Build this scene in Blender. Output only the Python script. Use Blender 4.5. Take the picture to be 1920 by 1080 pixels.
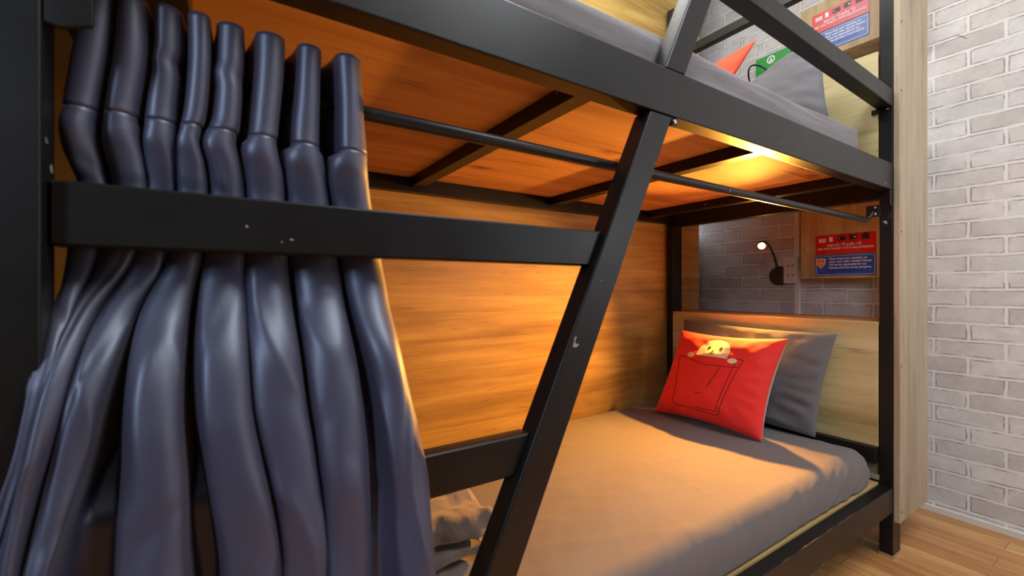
import bpy, bmesh, math, random
from mathutils import Vector, Matrix, noise
random.seed(7)
scn = bpy.context.scene
for o in list(bpy.data.objects): bpy.data.objects.remove(o)
C = scn.collection
PI = math.pi

# ------------------------------------------------------------------ camera, world, lights, exposure
cam_d = bpy.data.cameras.new('camera')
cam = bpy.data.objects.new('camera', cam_d); C.objects.link(cam)
cam.location = (0, 0, 0.87)
cam.rotation_euler = (PI/2, 0, -math.atan2(0.544, 0.839))
cam_d.sensor_width = 36; cam_d.lens = 820/1920*36
cam_d.clip_start = 0.02
cam_d.dof.use_dof = True; cam_d.dof.focus_distance = 1.7; cam_d.dof.aperture_fstop = 5.0
scn.camera = cam
w = bpy.data.worlds.new('world'); scn.world = w; w.use_nodes = True
w.node_tree.nodes['Background'].inputs[0].default_value = (0.8, 0.85, 1, 1)
w.node_tree.nodes['Background'].inputs[1].default_value = 0.0
scn.view_settings.view_transform = 'Standard'; scn.view_settings.look = 'None'
scn.view_settings.exposure = 0.0; scn.view_settings.gamma = 1.0
scn.view_settings.use_curve_mapping = False

def area(name, loc, target, sx, sy, power, col):
    d = bpy.data.lights.new(name, 'AREA'); d.shape = 'RECTANGLE'; d.size = sx; d.size_y = sy
    d.energy = power; d.color = col
    o = bpy.data.objects.new(name, d); C.objects.link(o); o.location = loc
    o.rotation_euler = (Vector(target)-Vector(loc)).to_track_quat('-Z', 'Y').to_euler()
    return o
area('ceiling_lamp_light', (1.05, -0.45, 2.68), (1.35, -0.2, 0), 1.5, 0.5, 50, (0.93, 0.97, 1.0))
area('window_light', (-1.55, -0.75, 1.75), (0.1, 0.5, 0.9), 0.35, 0.8, 26, (0.66, 0.80, 1.0))
area('upper_bunk_light', (0.9, 0.95, 2.68), (1.2, 1.0, 1.5), 0.9, 0.3, 20, (0.95, 0.98, 1.0))
area('wall_fill_light', (2.0, -1.36, 1.0), (2.31, 0.4, 0.5), 0.5, 1.2, 13, (0.93, 0.97, 1.0))  # added fill, brightens the lower part of the head wall
area('gap_light', (2.285, 1.60, 1.2), (2.31, 1.5, 1.2), 1.8, 0.02, 0.8, (0.85, 0.88, 1.0))
BULB = Vector((1.87, 0.966, 1.046))
pl = bpy.data.lights.new('reading_spot', 'SPOT'); pl.energy = 275; pl.color = (1.0, 0.42, 0.06); pl.shadow_soft_size = 0.012
pl.spot_size = math.radians(108); pl.spot_blend = 1.0
plo = bpy.data.objects.new('reading_spot', pl); C.objects.link(plo); plo.location = BULB + Vector((-0.026, -0.006, -0.01))
plo.rotation_euler = (Vector((0.42, 0.70, 0.34)) - plo.location).to_track_quat('-Z', 'Y').to_euler()

# ------------------------------------------------------------------ materials
class NT:
    def __init__(s, name):
        s.m = bpy.data.materials.new(name); s.m.use_nodes = True
        s.t = s.m.node_tree; s.n = s.t.nodes; s.b = s.n['Principled BSDF']
    def add(s, typ, **kw):
        n = s.n.new(typ)
        for k, v in kw.items():
            if k in n.inputs: n.inputs[k].default_value = v
            else: setattr(n, k, v)
        return n
    def link(s, a, b): s.t.links.new(a, b)
    def mapping(s, scale=(1, 1, 1), loc=(0, 0, 0), rot=(0, 0, 0)):
        g = s.add('ShaderNodeNewGeometry'); mp = s.add('ShaderNodeMapping')
        mp.inputs['Scale'].default_value = scale; mp.inputs['Location'].default_value = loc
        mp.inputs['Rotation'].default_value = rot
        s.link(g.outputs['Position'], mp.inputs['Vector']); return mp.outputs[0]
    def ramp(s, fac, stops):
        r = s.add('ShaderNodeValToRGB'); e = r.color_ramp.elements
        while len(e) < len(stops): e.new(0.5)
        for el, (p, c) in zip(e, stops): el.position = p; el.color = (*c, 1)
        s.link(fac, r.inputs[0]); return r.outputs[0]
    def mix(s, fac, a, b, mode='MIX'):
        m = s.add('ShaderNodeMix', data_type='RGBA', blend_type=mode)
        for sock, v in ((m.inputs[0], fac), (m.inputs[6], a), (m.inputs[7], b)):
            if hasattr(v, 'is_output'): s.link(v, sock)
            elif isinstance(v, (int, float)): sock.default_value = v
            else: sock.default_value = (*v, 1)
        return m.outputs[2]
    def bump(s, h, strength=0.2, dist=0.002):
        b = s.add('ShaderNodeBump', Strength=strength, Distance=dist)
        s.link(h, b.inputs['Height']); s.link(b.outputs[0], s.b.inputs['Normal'])

def sl(r, g, b):
    f = lambda c: (c/255/12.92) if c/255 <= 0.04045 else ((c/255+0.055)/1.055)**2.4
    return (f(r), f(g), f(b))

def plain(name, col, rough=0.6, metal=0.0, spec=0.5, emit=None):
    t = NT(name); t.b.inputs['Base Color'].default_value = (*col, 1)
    t.b.inputs['Roughness'].default_value = rough; t.b.inputs['Metallic'].default_value = metal
    t.b.inputs['Specular IOR Level'].default_value = spec
    if emit: t.b.inputs['Emission Color'].default_value = (*emit[0], 1); t.b.inputs['Emission Strength'].default_value = emit[1]
    return t.m

def wood(name, c_dark, c_mid, c_light, axis, rough=0.45, grain=1.0, knots=0.0, planks=None):
    """axis = grain direction 0/1/2"""
    t = NT(name)
    sc = [26*grain]*3; sc[axis] = 1.3*grain
    v = t.mapping(tuple(sc))
    n1 = t.add('ShaderNodeTexNoise', Scale=1.0, Detail=9.0, Roughness=0.62, Distortion=0.6); t.link(v, n1.inputs['Vector'])
    sc2 = [5*grain]*3; sc2[axis] = 0.9*grain
    v2 = t.mapping(tuple(sc2), loc=(3.1, 1.7, 2.2))
    n2 = t.add('ShaderNodeTexNoise', Scale=1.0, Detail=4.0, Roughness=0.5, Distortion=1.2); t.link(v2, n2.inputs['Vector'])
    m = t.add('ShaderNodeMath', operation='ADD'); m2 = t.add('ShaderNodeMath', operation='MULTIPLY'); m2.inputs[1].default_value = 0.5
    t.link(n1.outputs[0], m.inputs[0]); t.link(n2.outputs[0], m.inputs[1]); t.link(m.outputs[0], m2.inputs[0])
    col = t.ramp(m2.outputs[0], [(0.36, c_dark), (0.5, c_mid), (0.64, c_light)])
    sc3 = [70*grain]*3; sc3[axis] = 5*grain
    v3 = t.mapping(tuple(sc3), loc=(0.3, 5.7, 1.2))
    n3 = t.add('ShaderNodeTexNoise', Scale=1.0, Detail=3.0, Roughness=0.7); t.link(v3, n3.inputs['Vector'])
    f = t.ramp(n3.outputs[0], [(0.30, (0.62,)*3), (0.40, (1,)*3)])
    col = t.mix(1.0, col, f, 'MULTIPLY')
    if knots:
        sk = [7.5]*3; sk[axis] = 3.5
        vk = t.mapping(tuple(sk), loc=(0.37, 0.61, 0.2))
        vo = t.add('ShaderNodeTexVoronoi', Scale=1.0); t.link(vk, vo.inputs['Vector'])
        nd = t.add('ShaderNodeTexNoise', Scale=9.0, Detail=3.0); t.link(vk, nd.inputs['Vector'])
        a = t.add('ShaderNodeMath', operation='MULTIPLY_ADD'); a.inputs[1].default_value = 0.12
        t.link(nd.outputs[0], a.inputs[0]); t.link(vo.outputs['Distance'], a.inputs[2])
        k = t.ramp(a.outputs[0], [(0.13, (0.2, 0.1, 0.05)), (0.18, (0.7, 0.55, 0.45)), (0.27, (1, 1, 1))])
        col = t.mix(knots, col, k, 'MULTIPLY')
    t.link(col, t.b.inputs['Base Color']); t.b.inputs['Roughness'].default_value = rough
    t.bump(n1.outputs[0], 0.12, 0.001)
    return t.m

def metal_paint(name, base=(0.0055, 0.0050, 0.0047), rough=0.38):
    t = NT(name); t.b.inputs['Specular IOR Level'].default_value = 0.36
    v = t.mapping((1, 1, 1))
    n = t.add('ShaderNodeTexNoise', Scale=7.0, Detail=6.0, Roughness=0.6); t.link(v, n.inputs['Vector'])
    col = t.ramp(n.outputs[0], [(0.35, tuple(c*0.8 for c in base)), (0.7, tuple(c*1.35 for c in base))])
    n2 = t.add('ShaderNodeTexNoise', Scale=95.0, Detail=2.0, Roughness=0.4); t.link(v, n2.inputs['Vector'])
    n3 = t.add('ShaderNodeTexNoise', Scale=11.0, Detail=2.0); t.link(v, n3.inputs['Vector'])
    mm = t.add('ShaderNodeMath', operation='MULTIPLY'); t.link(n2.outputs[0], mm.inputs[0]); t.link(n3.outputs[0], mm.inputs[1])
    chip = t.ramp(mm.outputs[0], [(0.485, (0, 0, 0)), (0.495, (1, 1, 1))])
    col = t.mix(chip, col, (0.28, 0.26, 0.24))
    t.link(col, t.b.inputs['Base Color'])
    r = t.add('ShaderNodeMapRange'); r.inputs['To Min'].default_value = rough-0.07; r.inputs['To Max'].default_value = rough+0.12
    t.link(n.outputs[0], r.inputs[0]); t.link(r.outputs[0], t.b.inputs['Roughness'])
    t.bump(n.outputs[0], 0.05, 0.001)
    return t.m

def fabric(name, col, rough=0.85, var=0.12, scale=6, weave=0.25, sheen=0.0, crease=0.0, crease_scale=(3, 9, 9)):
    t = NT(name)
    v = t.mapping((1, 1, 1))
    n = t.add('ShaderNodeTexNoise', Scale=float(scale), Detail=5.0); t.link(v, n.inputs['Vector'])
    c = t.ramp(n.outputs[0], [(0.3, tuple(x*(1-var) for x in col)), (0.7, tuple(x*(1+var) for x in col))])
    t.link(c, t.b.inputs['Base Color']); t.b.inputs['Roughness'].default_value = rough
    t.b.inputs['Sheen Weight'].default_value = sheen
    n2 = t.add('ShaderNodeTexNoise', Scale=420.0, Detail=2.0); t.link(v, n2.inputs['Vector'])
    h = n2.outputs[0]
    if crease:
        vc = t.mapping(crease_scale)
        n3 = t.add('ShaderNodeTexNoise', Scale=1.5, Detail=5.0, Roughness=0.5, Distortion=1.1); t.link(vc, n3.inputs['Vector'])
        a = t.add('ShaderNodeMath', operation='MULTIPLY_ADD'); a.inputs[1].default_value = crease*40
        t.link(n3.outputs[0], a.inputs[0]); t.link(n2.outputs[0], a.inputs[2]); h = a.outputs[0]
    t.bump(h, weave, 0.0006)
    return t.m

M = {}
M['frame'] = metal_paint('black_painted_steel')
M['oak_side'] = wood('warm_oak_laminate', sl(142, 110, 56), sl(178, 142, 74), sl(204, 170, 98), 0, rough=0.42, grain=1.25)
M['oak_pale'] = wood('pale_oak_laminate', sl(136, 118, 84), sl(166, 147, 106), sl(186, 168, 128), 1, rough=0.5)
M['oak_head'] = wood('pale_oak_headboard', sl(140, 122, 76), sl(182, 164, 112), sl(200, 184, 136), 1, rough=0.5, grain=0.9)
M['oak_panel'] = wood('pale_oak_upright', sl(138, 120, 96), sl(164, 146, 121), sl(178, 160, 134), 2, rough=0.5, grain=1.2)
M['oak_edge'] = wood('oak_edge_strip', sl(130, 100, 60), sl(170, 130, 82), sl(190, 152, 100), 1, rough=0.5)
M['oak_box'] = wood('oak_cabinet', sl(140, 112, 72), sl(176, 148, 104), sl(196, 170, 124), 2, rough=0.45, grain=0.8)
M['ply'] = wood('pine_plywood', sl(168, 112, 62), sl(205, 148, 90), sl(222, 170, 110), 0, rough=0.7, grain=0.6, knots=0.9)
M['ply_edge'] = wood('plywood_edge', sl(130, 104, 62), sl(165, 136, 84), sl(180, 152, 100), 0, rough=0.6)
M['chrome'] = plain('bright_steel', (0.7, 0.7, 0.7), 0.25, 1.0)
M['rod'] = metal_paint('black_tube_paint', (0.014, 0.0135, 0.013), 0.33)
M['sheet'] = fabric('grey_brown_sheet', (0.120, 0.102, 0.094), 0.9, 0.05, 4, 0.35, 0.1, crease=0.25, crease_scale=(4, 4, 4))
M['sheet_up'] = fabric('grey_brown_sheet_streaked', (0.16, 0.14, 0.142), 0.9, 0.10, 5, 0.35, 0.1, crease=0.35, crease_scale=(2, 12, 16))
M['pillow'] = fabric('grey_pillowcase', (0.125, 0.118, 0.125), 0.9, 0.05, 5, 0.4, 0.1, crease=0.3, crease_scale=(5, 5, 5))
M['red'] = fabric('red_cotton', (0.78, 0.022, 0.016), 0.8, 0.05, 7, 0.35, 0.1, crease=0.25, crease_scale=(6, 6, 6))
M['orange'] = fabric('orange_red_cotton', (0.85, 0.08, 0.025), 0.8, 0.04, 7, 0.3, 0.1)
M['back'] = fabric('pale_backing_cloth', (0.42, 0.38, 0.34), 0.9, 0.1, 30, 0.4)
M['cream'] = plain('cream_print', sl(240, 214, 168), 0.8)
M['ink'] = plain('dark_red_print', (0.16, 0.006, 0.006), 0.8)
M['black_ink'] = plain('black_print', (0.02, 0.015, 0.012), 0.7)
M['red_ink'] = plain('nose_print', (0.6, 0.08, 0.03), 0.7)
M['blanket'] = fabric('brown_blanket', (0.17, 0.135, 0.115), 0.9, 0.2, 12, 0.5, 0.2, crease=0.5, crease_scale=(9, 9, 9))
M['white_plastic'] = plain('white_plastic', sl(226, 214, 206), 0.4)
M['hole'] = plain('socket_hole', (0.02, 0.015, 0.01), 0.8)
M['lamp_metal'] = plain('dark_bronze_lamp', (0.045, 0.035, 0.025), 0.4)
M['bulb'] = plain('glowing_bulb', (1, 0.8, 0.4), 0.3, emit=((1.0, 0.42, 0.08), 380))
M['sign_red'] = plain('red_sticker', sl(205, 14, 26), 0.32)
M['sign_blue'] = plain('blue_sticker', sl(12, 84, 170), 0.32)
M['sign_white'] = plain('white_lettering', sl(240, 235, 235), 0.4)
M['sign_dark'] = plain('dark_lettering', sl(14, 26, 60), 0.4)
M['sign_orange'] = plain('orange_print', sl(235, 130, 30), 0.4)
M['sign_black'] = plain('black_picture', sl(38, 28, 34), 0.4)
M['sign_amber'] = plain('amber_lettering', sl(215, 84, 30), 0.4)
M['green'] = plain('green_plastic', sl(40, 150, 66), 0.4)
M['cable'] = plain('black_cable', (0.015, 0.015, 0.015), 0.5)
M['rod_shade'] = plain('shaded_rod_black', (0.004, 0.004, 0.004), 0.9, 0, 0.1)  # rod inside the curtain, blackened in place of fold shade
M['carton_white'] = plain('carton_white', sl(205, 215, 225), 0.5)
M['carton_blue'] = plain('carton_blue', sl(30, 80, 140), 0.5)
M['carton_red'] = plain('carton_red', sl(190, 50, 60), 0.5)
M['carton_teal'] = plain('carton_teal', sl(120, 165, 175), 0.5)
M['paint'] = plain('white_wall_paint', sl(205, 202, 198), 0.8)
M['opposite'] = plain('dim_opposite_wall', sl(66, 60, 54), 0.8)
M['skirting'] = plain('white_skirting', sl(214, 206, 194), 0.5)

# curtain cloth : satin blackout fabric
t = NT('slate_satin_cloth'); v = t.mapping((1, 1, 1))
n = t.add('ShaderNodeTexNoise', Scale=5.0, Detail=3.0); t.link(v, n.inputs['Vector'])
t.link(t.ramp(n.outputs[0], [(0.3, (0.034, 0.034, 0.060)), (0.7, (0.043, 0.041, 0.074))]), t.b.inputs['Base Color'])
t.b.inputs['Roughness'].default_value = 0.45; t.b.inputs['Specular IOR Level'].default_value = 0.95
t.b.inputs['Specular Tint'].default_value = (0.78, 0.85, 1.0, 1); t.b.inputs['Sheen Weight'].default_value = 0.1; t.b.inputs['Sheen Roughness'].default_value = 0.35
n = t.add('ShaderNodeTexNoise', Scale=900.0, Detail=1.0); t.link(v, n.inputs['Vector']); t.bump(n.outputs[0], 0.25, 0.0004)
M['curtain'] = t.m

# printed brick wallpaper on the wall X = const : x' = Y, y' = Z
t = NT('brick_wallpaper')
g = t.add('ShaderNodeNewGeometry'); sep = t.add('ShaderNodeSeparateXYZ'); cmb = t.add('ShaderNodeCombineXYZ')
t.link(g.outputs['Position'], sep.inputs[0])
ax = t.add('ShaderNodeMath', operation='ADD'); ax.inputs[1].default_value = -0.442 + 19*20*0.01
ay = t.add('ShaderNodeMath', operation='ADD'); ay.inputs[1].default_value = -0.8645 + 0.0637*20
t.link(sep.outputs['Y'], ax.inputs[0]); t.link(sep.outputs['Z'], ay.inputs[0])
t.link(ax.outputs[0], cmb.inputs[0]); t.link(ay.outputs[0], cmb.inputs[1])
nz = t.add('ShaderNodeTexNoise', Scale=16.0, Detail=5.0, Roughness=0.65); t.link(cmb.outputs[0], nz.inputs['Vector'])
vm = t.add('ShaderNodeVectorMath', operation='MULTIPLY_ADD'); vm.inputs[1].default_value = (0.013, 0.011, 0); 
t.link(nz.outputs['Color'], vm.inputs[0]); t.link(cmb.outputs[0], vm.inputs[2])
vs = t.add('ShaderNodeVectorMath', operation='SUBTRACT'); vs.inputs[1].default_value = (0.0065, 0.0055, 0); t.link(vm.outputs[0], vs.inputs[0])
br = t.add('ShaderNodeTexBrick', Scale=1.0); br.offset = 0.5; br.squash = 1
br.inputs['Mortar Size'].default_value = 0.0056; br.inputs['Mortar Smooth'].default_value = 0.6
br.inputs['Brick Width'].default_value = 0.19; br.inputs['Row Height'].default_value = 0.0637
br.inputs['Color1'].default_value = (0, 0, 0, 1); br.inputs['Color2'].default_value = (1, 1, 1, 1); br.inputs['Mortar'].default_value = (0.5, 0.5, 0.5, 1)
t.link(vs.outputs[0], br.inputs['Vector'])
bc = t.ramp(br.outputs['Color'], [(0.0, sl(187, 179, 175)), (0.35, sl(203, 197, 193)), (0.7, sl(211, 207, 204)), (1.0, sl(198, 194, 190))])
n2 = t.add('ShaderNodeTexNoise', Scale=13.0, Detail=8.0, Roughness=0.6, Distortion=0.4); t.link(cmb.outputs[0], n2.inputs['Vector'])
st = t.ramp(n2.outputs[0], [(0.3, (0.86, 0.85, 0.85)), (0.6, (1.05, 1.04, 1.04))])
bc = t.mix(1.0, bc, st, 'MULTIPLY')
n3 = t.add('ShaderNodeTexNoise', Scale=60.0, Detail=5.0, Roughness=0.7); t.link(cmb.outputs[0], n3.inputs['Vector'])
bc = t.mix(1.0, bc, t.ramp(n3.outputs[0], [(0.3, (0.87,)*3), (0.45, (1,)*3)]), 'MULTIPLY')
# darker printed rim round each brick
rim = t.add('ShaderNodeTexBrick', Scale=1.0); rim.offset = 0.5
rim.inputs['Mortar Size'].default_value = 0.0085; rim.inputs['Mortar Smooth'].default_value = 0.0
rim.inputs['Brick Width'].default_value = 0.19; rim.inputs['Row Height'].default_value = 0.0637
t.link(vs.outputs[0], rim.inputs['Vector'])
nr = t.ramp(nz.outputs[0], [(0.42, (0, 0, 0)), (0.58, (1, 1, 1))])
rf = t.add('ShaderNodeMath', operation='MULTIPLY'); t.link(rim.outputs['Fac'], rf.inputs[0]); t.link(nr, rf.inputs[1])
bc = t.mix(rf.outputs[0], bc, sl(158, 147, 143))
col = t.mix(br.outputs['Fac'], bc, sl(220, 217, 213))
t.link(col, t.b.inputs['Base Color']); t.b.inputs['Roughness'].default_value = 0.7
iv = t.add('ShaderNodeMath', operation='SUBTRACT'); iv.inputs[0].default_value = 1; t.link(br.outputs['Fac'], iv.inputs[1])
t.bump(iv.outputs[0], 0.15, 0.001)
M['brick'] = t.m

# laminate floor, boards running along Y
t = NT('laminate_floor')
g = t.add('ShaderNodeNewGeometry'); sep = t.add('ShaderNodeSeparateXYZ'); cmb = t.add('ShaderNodeCombineXYZ')
t.link(g.outputs['Position'], sep.inputs[0])
ax = t.add('ShaderNodeMath', operation='ADD'); ax.inputs[1].default_value = 5.13
ay = t.add('ShaderNodeMath', operation='ADD'); ay.inputs[1].default_value = 4.0
t.link(sep.outputs['Y'], ax.inputs[0]); t.link(sep.outputs['X'], ay.inputs[0])
t.link(ax.outputs[0], cmb.inputs[0]); t.link(ay.outputs[0], cmb.inputs[1])
br = t.add('ShaderNodeTexBrick', Scale=1.0); br.offset = 0.37
br.inputs['Mortar Size'].default_value = 0.0009; br.inputs['Brick Width'].default_value = 0.42; br.inputs['Row Height'].default_value = 0.078
br.inputs['Color1'].default_value = (0, 0, 0, 1); br.inputs['Color2'].default_value = (1, 1, 1, 1); br.inputs['Mortar'].default_value = (0, 0, 0, 1)
t.link(cmb.outputs[0], br.inputs['Vector'])
bc = t.ramp(br.outputs['Color'], [(0.0, sl(168, 112, 62)), (0.5, sl(188, 136, 82)), (1.0, sl(200, 154, 98))])
v = t.mapping((22, 2, 1))
n1 = t.add('ShaderNodeTexNoise', Scale=1.5, Detail=8.0, Roughness=0.6, Distortion=0.8); t.link(v, n1.inputs['Vector'])
bc = t.mix(1.0, bc, t.ramp(n1.outputs[0], [(0.35, (0.74, 0.70, 0.66)), (0.6, (1.05, 1.05, 1.05))]), 'MULTIPLY')
bc = t.mix(br.outputs['Fac'], bc, sl(110, 72, 40))
t.link(bc, t.b.inputs['Base Color']); t.b.inputs['Roughness'].default_value = 0.38
M['floor'] = t.m

# ------------------------------------------------------------------ helpers
def link_mesh(name, bm, mat, parent=None, smooth=False, smooth_angle=None):
    me = bpy.data.meshes.new(name); bmesh.ops.recalc_face_normals(bm, faces=bm.faces); bm.to_mesh(me); bm.free()
    if mat: me.materials.append(mat)
    if smooth:
        for p in me.polygons: p.use_smooth = True
    o = bpy.data.objects.new(name, me); C.objects.link(o)
    if smooth_angle is not None:
        wn = o.modifiers.new('normals', 'WEIGHTED_NORMAL'); wn.weight = 100; wn.mode = 'FACE_AREA'
    if parent: o.parent = parent; o.matrix_parent_inverse = Matrix.Identity(4) if parent.parent else Matrix.Translation(-Vector(parent.location))
    return o
def empty(name, loc, label, cat, group=None):
    o = bpy.data.objects.new(name, None); C.objects.link(o); o.location = loc; o.empty_display_size = 0.05
    tag(o, label, cat, group); return o
def tag(o, label=None, cat=None, group=None, kind=None):
    if label: o['label'] = label
    if cat: o['category'] = cat
    if group: o['group'] = group
    if kind: o['kind'] = kind
    return o
def add_box(bm, a, b, bevel=0.0, seg=2):
    x0, y0, z0 = [min(p, q) for p, q in zip(a, b)]; x1, y1, z1 = [max(p, q) for p, q in zip(a, b)]
    vs = [bm.verts.new(p) for p in ((x0,y0,z0),(x1,y0,z0),(x1,y1,z0),(x0,y1,z0),(x0,y0,z1),(x1,y0,z1),(x1,y1,z1),(x0,y1,z1))]
    fs = [bm.faces.new([vs[i] for i in q]) for q in ((0,3,2,1),(4,5,6,7),(0,1,5,4),(1,2,6,5),(2,3,7,6),(3,0,4,7))]
    if bevel:
        es = list({e for f in fs for e in f.edges})
        bmesh.ops.bevel(bm, geom=es, offset=bevel, segments=seg, affect='EDGES', profile=0.5)
def box(name, a, b, mat, parent=None, bevel=0.002):
    bm = bmesh.new(); add_box(bm, a, b, bevel); return link_mesh(name, bm, mat, parent, smooth=bevel > 0, smooth_angle=0.6 if bevel > 0 else None)
def prism_xz(name, pts, y0, y1, mat, parent=None, bevel=0.002):
    """polygon given in X,Z extruded between two Y values"""
    bm = bmesh.new()
    A = [bm.verts.new((x, y0, z)) for x, z in pts]; B = [bm.verts.new((x, y1, z)) for x, z in pts]
    n = len(pts); bm.faces.new(A); bm.faces.new(B[::-1])
    for i in range(n): bm.faces.new((A[i], B[i], B[(i+1) % n], A[(i+1) % n]))
    if bevel: bmesh.ops.bevel(bm, geom=list(bm.edges), offset=bevel, segments=2, affect='EDGES')
    return link_mesh(name, bm, mat, parent, smooth=True, smooth_angle=0.6)
def add_tube(bm, pts, r, seg=14, cap=True):
    pts = [Vector(p) for p in pts]; rings = []
    rs = r if isinstance(r, (list, tuple)) else [r]*len(pts)
    up = None
    for i, p in enumerate(pts):
        d = (pts[min(i+1, len(pts)-1)] - pts[max(i-1, 0)]).normalized()
        if up is None:
            up = Vector((0, 0, 1)) if abs(d.z) < 0.9 else Vector((1, 0, 0))
        u = d.cross(up).normalized(); up = u.cross(d).normalized()
        rings.append([bm.verts.new(p + (u*math.cos(2*PI*k/seg) + up*math.sin(2*PI*k/seg))*rs[i]) for k in range(seg)])
    for a, b in zip(rings, rings[1:]):
        for k in range(seg): bm.faces.new((a[k], a[(k+1) % seg], b[(k+1) % seg], b[k]))
    if cap: bm.faces.new(rings[0][::-1]); bm.faces.new(rings[-1])
def tube(name, pts, r, mat, parent=None, seg=14):
    bm = bmesh.new(); add_tube(bm, pts, r, seg); return link_mesh(name, bm, mat, parent, smooth=True, smooth_angle=0.7)
def bez(p0, p1, p2, p3, n=16):
    P = [Vector(p) for p in (p0, p1, p2, p3)]
    return [((1-t)**3)*P[0] + 3*t*(1-t)**2*P[1] + 3*t*t*(1-t)*P[2] + t**3*P[3] for t in [i/n for i in range(n+1)]]
def text_bm(bm, s, size, to3, bold=0.0, width=None, align='LEFT'):
    cu = bpy.data.curves.new('lettering', 'FONT'); cu.body = s; cu.size = size; cu.align_x = align; cu.offset = bold*size
    cu.resolution_u = 3
    ob = bpy.data.objects.new('lettering_tmp', cu); C.objects.link(ob)
    dg = bpy.context.evaluated_depsgraph_get(); dg.update()
    me = bpy.data.meshes.new_from_object(ob.evaluated_get(dg))
    xs = [v.co.x for v in me.vertices]
    if xs:
        lo, hi = min(xs), max(xs); k = (width/(hi-lo)) if width else 1.0
        base = len(bm.verts)
        vv = [bm.verts.new(to3((v.co.x-lo)*k, v.co.y)) for v in me.vertices]
        for p in me.polygons:
            try: bm.faces.new([vv[i] for i in p.vertices])
            except ValueError: pass
    bpy.data.objects.remove(ob); bpy.data.curves.remove(cu); bpy.data.meshes.remove(me)

# ------------------------------------------------------------------ room shell
def struct(name, a, b, mat):
    o = box(name, a, b, mat, bevel=0); tag(o, kind='structure'); return o
XW = 2.31
struct('floor', (-2.3, -1.5, -0.1), (2.5, 3.3, 0), M['floor'])
struct('ceiling', (-2.3, -1.5, 2.75), (2.5, 3.3, 2.85), M['paint'])
struct('wall_head', (XW, -1.5, 0), (XW+0.1, 3.3, 2.75), M['brick'])
struct('wall_back', (-2.3, 3.2, 0), (XW, 3.3, 2.75), M['paint'])
struct('wall_front', (-2.3, -1.5, 0), (XW, -1.4, 2.75), M['opposite'])
struct('wall_foot', (-2.3, -1.4, 0), (-2.2, 3.2, 2.75), M['opposite'])
struct('baseboard_head', (XW-0.012, -1.4, 0), (XW, 3.2, 0.022), M['skirting'])

# ------------------------------------------------------------------ bunk bed
Y0, Y1 = 0.511, 0.547
bed = empty('bunk_bed', (0.8, 0.9, 0), 'black steel bunk bed with slanted ladder, orange-lit wooden base boards and pale oak end panel', 'bunk bed')
F = M['frame']
PXR, PXL = 1.785, -0.196
for px in (PXR, PXL):
    box('post', (px, Y0, 0), (px+0.067, Y1, 2.21), F, bed, 0.0025)
    box('post', (px, 1.336, 0), (px+0.067, 1.372, 2.21), F, bed, 0.0025)
box('post_foot', (PXR-0.0012, Y0-0.0012, 0.0), (PXR+0.0682, Y1+0.0012, 0.012), M['chrome'], bed, 0.0008)
xl, xr = -0.1285, 1.7845
ur = box('side_rail', (xl, Y0, 1.184), (xr, Y1, 1.269), F, bed, 0.0028)
box('side_rail', (xl, Y0, 0.151), (xr, Y1, 0.230), F, bed, 0.0028)
box('side_rail', (xl, 1.338, 1.176), (xr, 1.372, 1.262), F, bed)
box('side_rail', (xl, 1.338, 0.151), (xr, 1.372, 0.230), F, bed)
for px in (1.786, -0.165):
    box('end_rail', (px, Y1, 1.160), (px+0.034, 1.336, 1.245), F, bed)
    box('end_rail', (px, Y1, 0.151), (px+0.034, 1.336, 0.230), F, bed)
    box('end_guard_rail', (px, Y1, 1.955), (px+0.034, 1.336, 1.992), F, bed)
for x in (-0.075, 0.484, 1.042, 1.60):
    box('cross_beam', (x, Y1, 1.190), (x+0.038, 1.338, 1.220), F, bed)
    box('cross_beam', (x, Y1, 0.190), (x+0.038, 1.338, 0.220), F, bed)
box('base_board', (xl, Y1, 1.2205), (1.785, 1.338, 1.233), M['ply'], bed, 0.001)
box('base_board', (xl, Y1+0.001, 0.2205), (1.785, 1.338, 0.2345), M['ply_edge'], bed, 0.001)
# ladder : slanted stile + rungs
k = 0.4755
def xs_(z): return 0.621 - (1.180-z)*k
prism_xz('ladder_stile', [(xs_(1.1835), 1.1835), (xs_(1.1835)+0.060, 1.1835), (xs_(0.0)+0.060, 0.0), (xs_(0.0), 0.0)], Y0, Y1+0.002, F, bed, 0.0028)
for z0, z1 in ((0.906, 0.963), (0.600, 0.657), (0.294, 0.351)):
    prism_xz('ladder_rung', [(xl, z0), (xl, z1), (xs_(z1)-0.0003, z1), (xs_(z0)-0.0003, z0)], Y0+0.013, Y1+0.004, F, bed, 0.0025)
prism_xz('guard_strut', [(xs_(1.2695)+0.002-0.003, 1.2695), (xs_(1.2695)+0.057, 1.2695), (xs_(1.50)+0.062, 1.50), (xs_(1.50)+0.002, 1.50)], Y0+0.001, Y1+0.002, F, bed, 0.0028)
g0, g1 = 0.77, 1.7845
zb = lambda x: 1.450 + (1.785-x)*0.0454
zt = lambda x: 1.507 + (1.785-x)*0.034
prism_xz('guard_rail', [(g0, zb(g0)), (g0, zt(g0)), (g1, zt(g1)), (g1, zb(g1))], Y0, Y1+0.004, F, bed, 0.0028)
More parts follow.
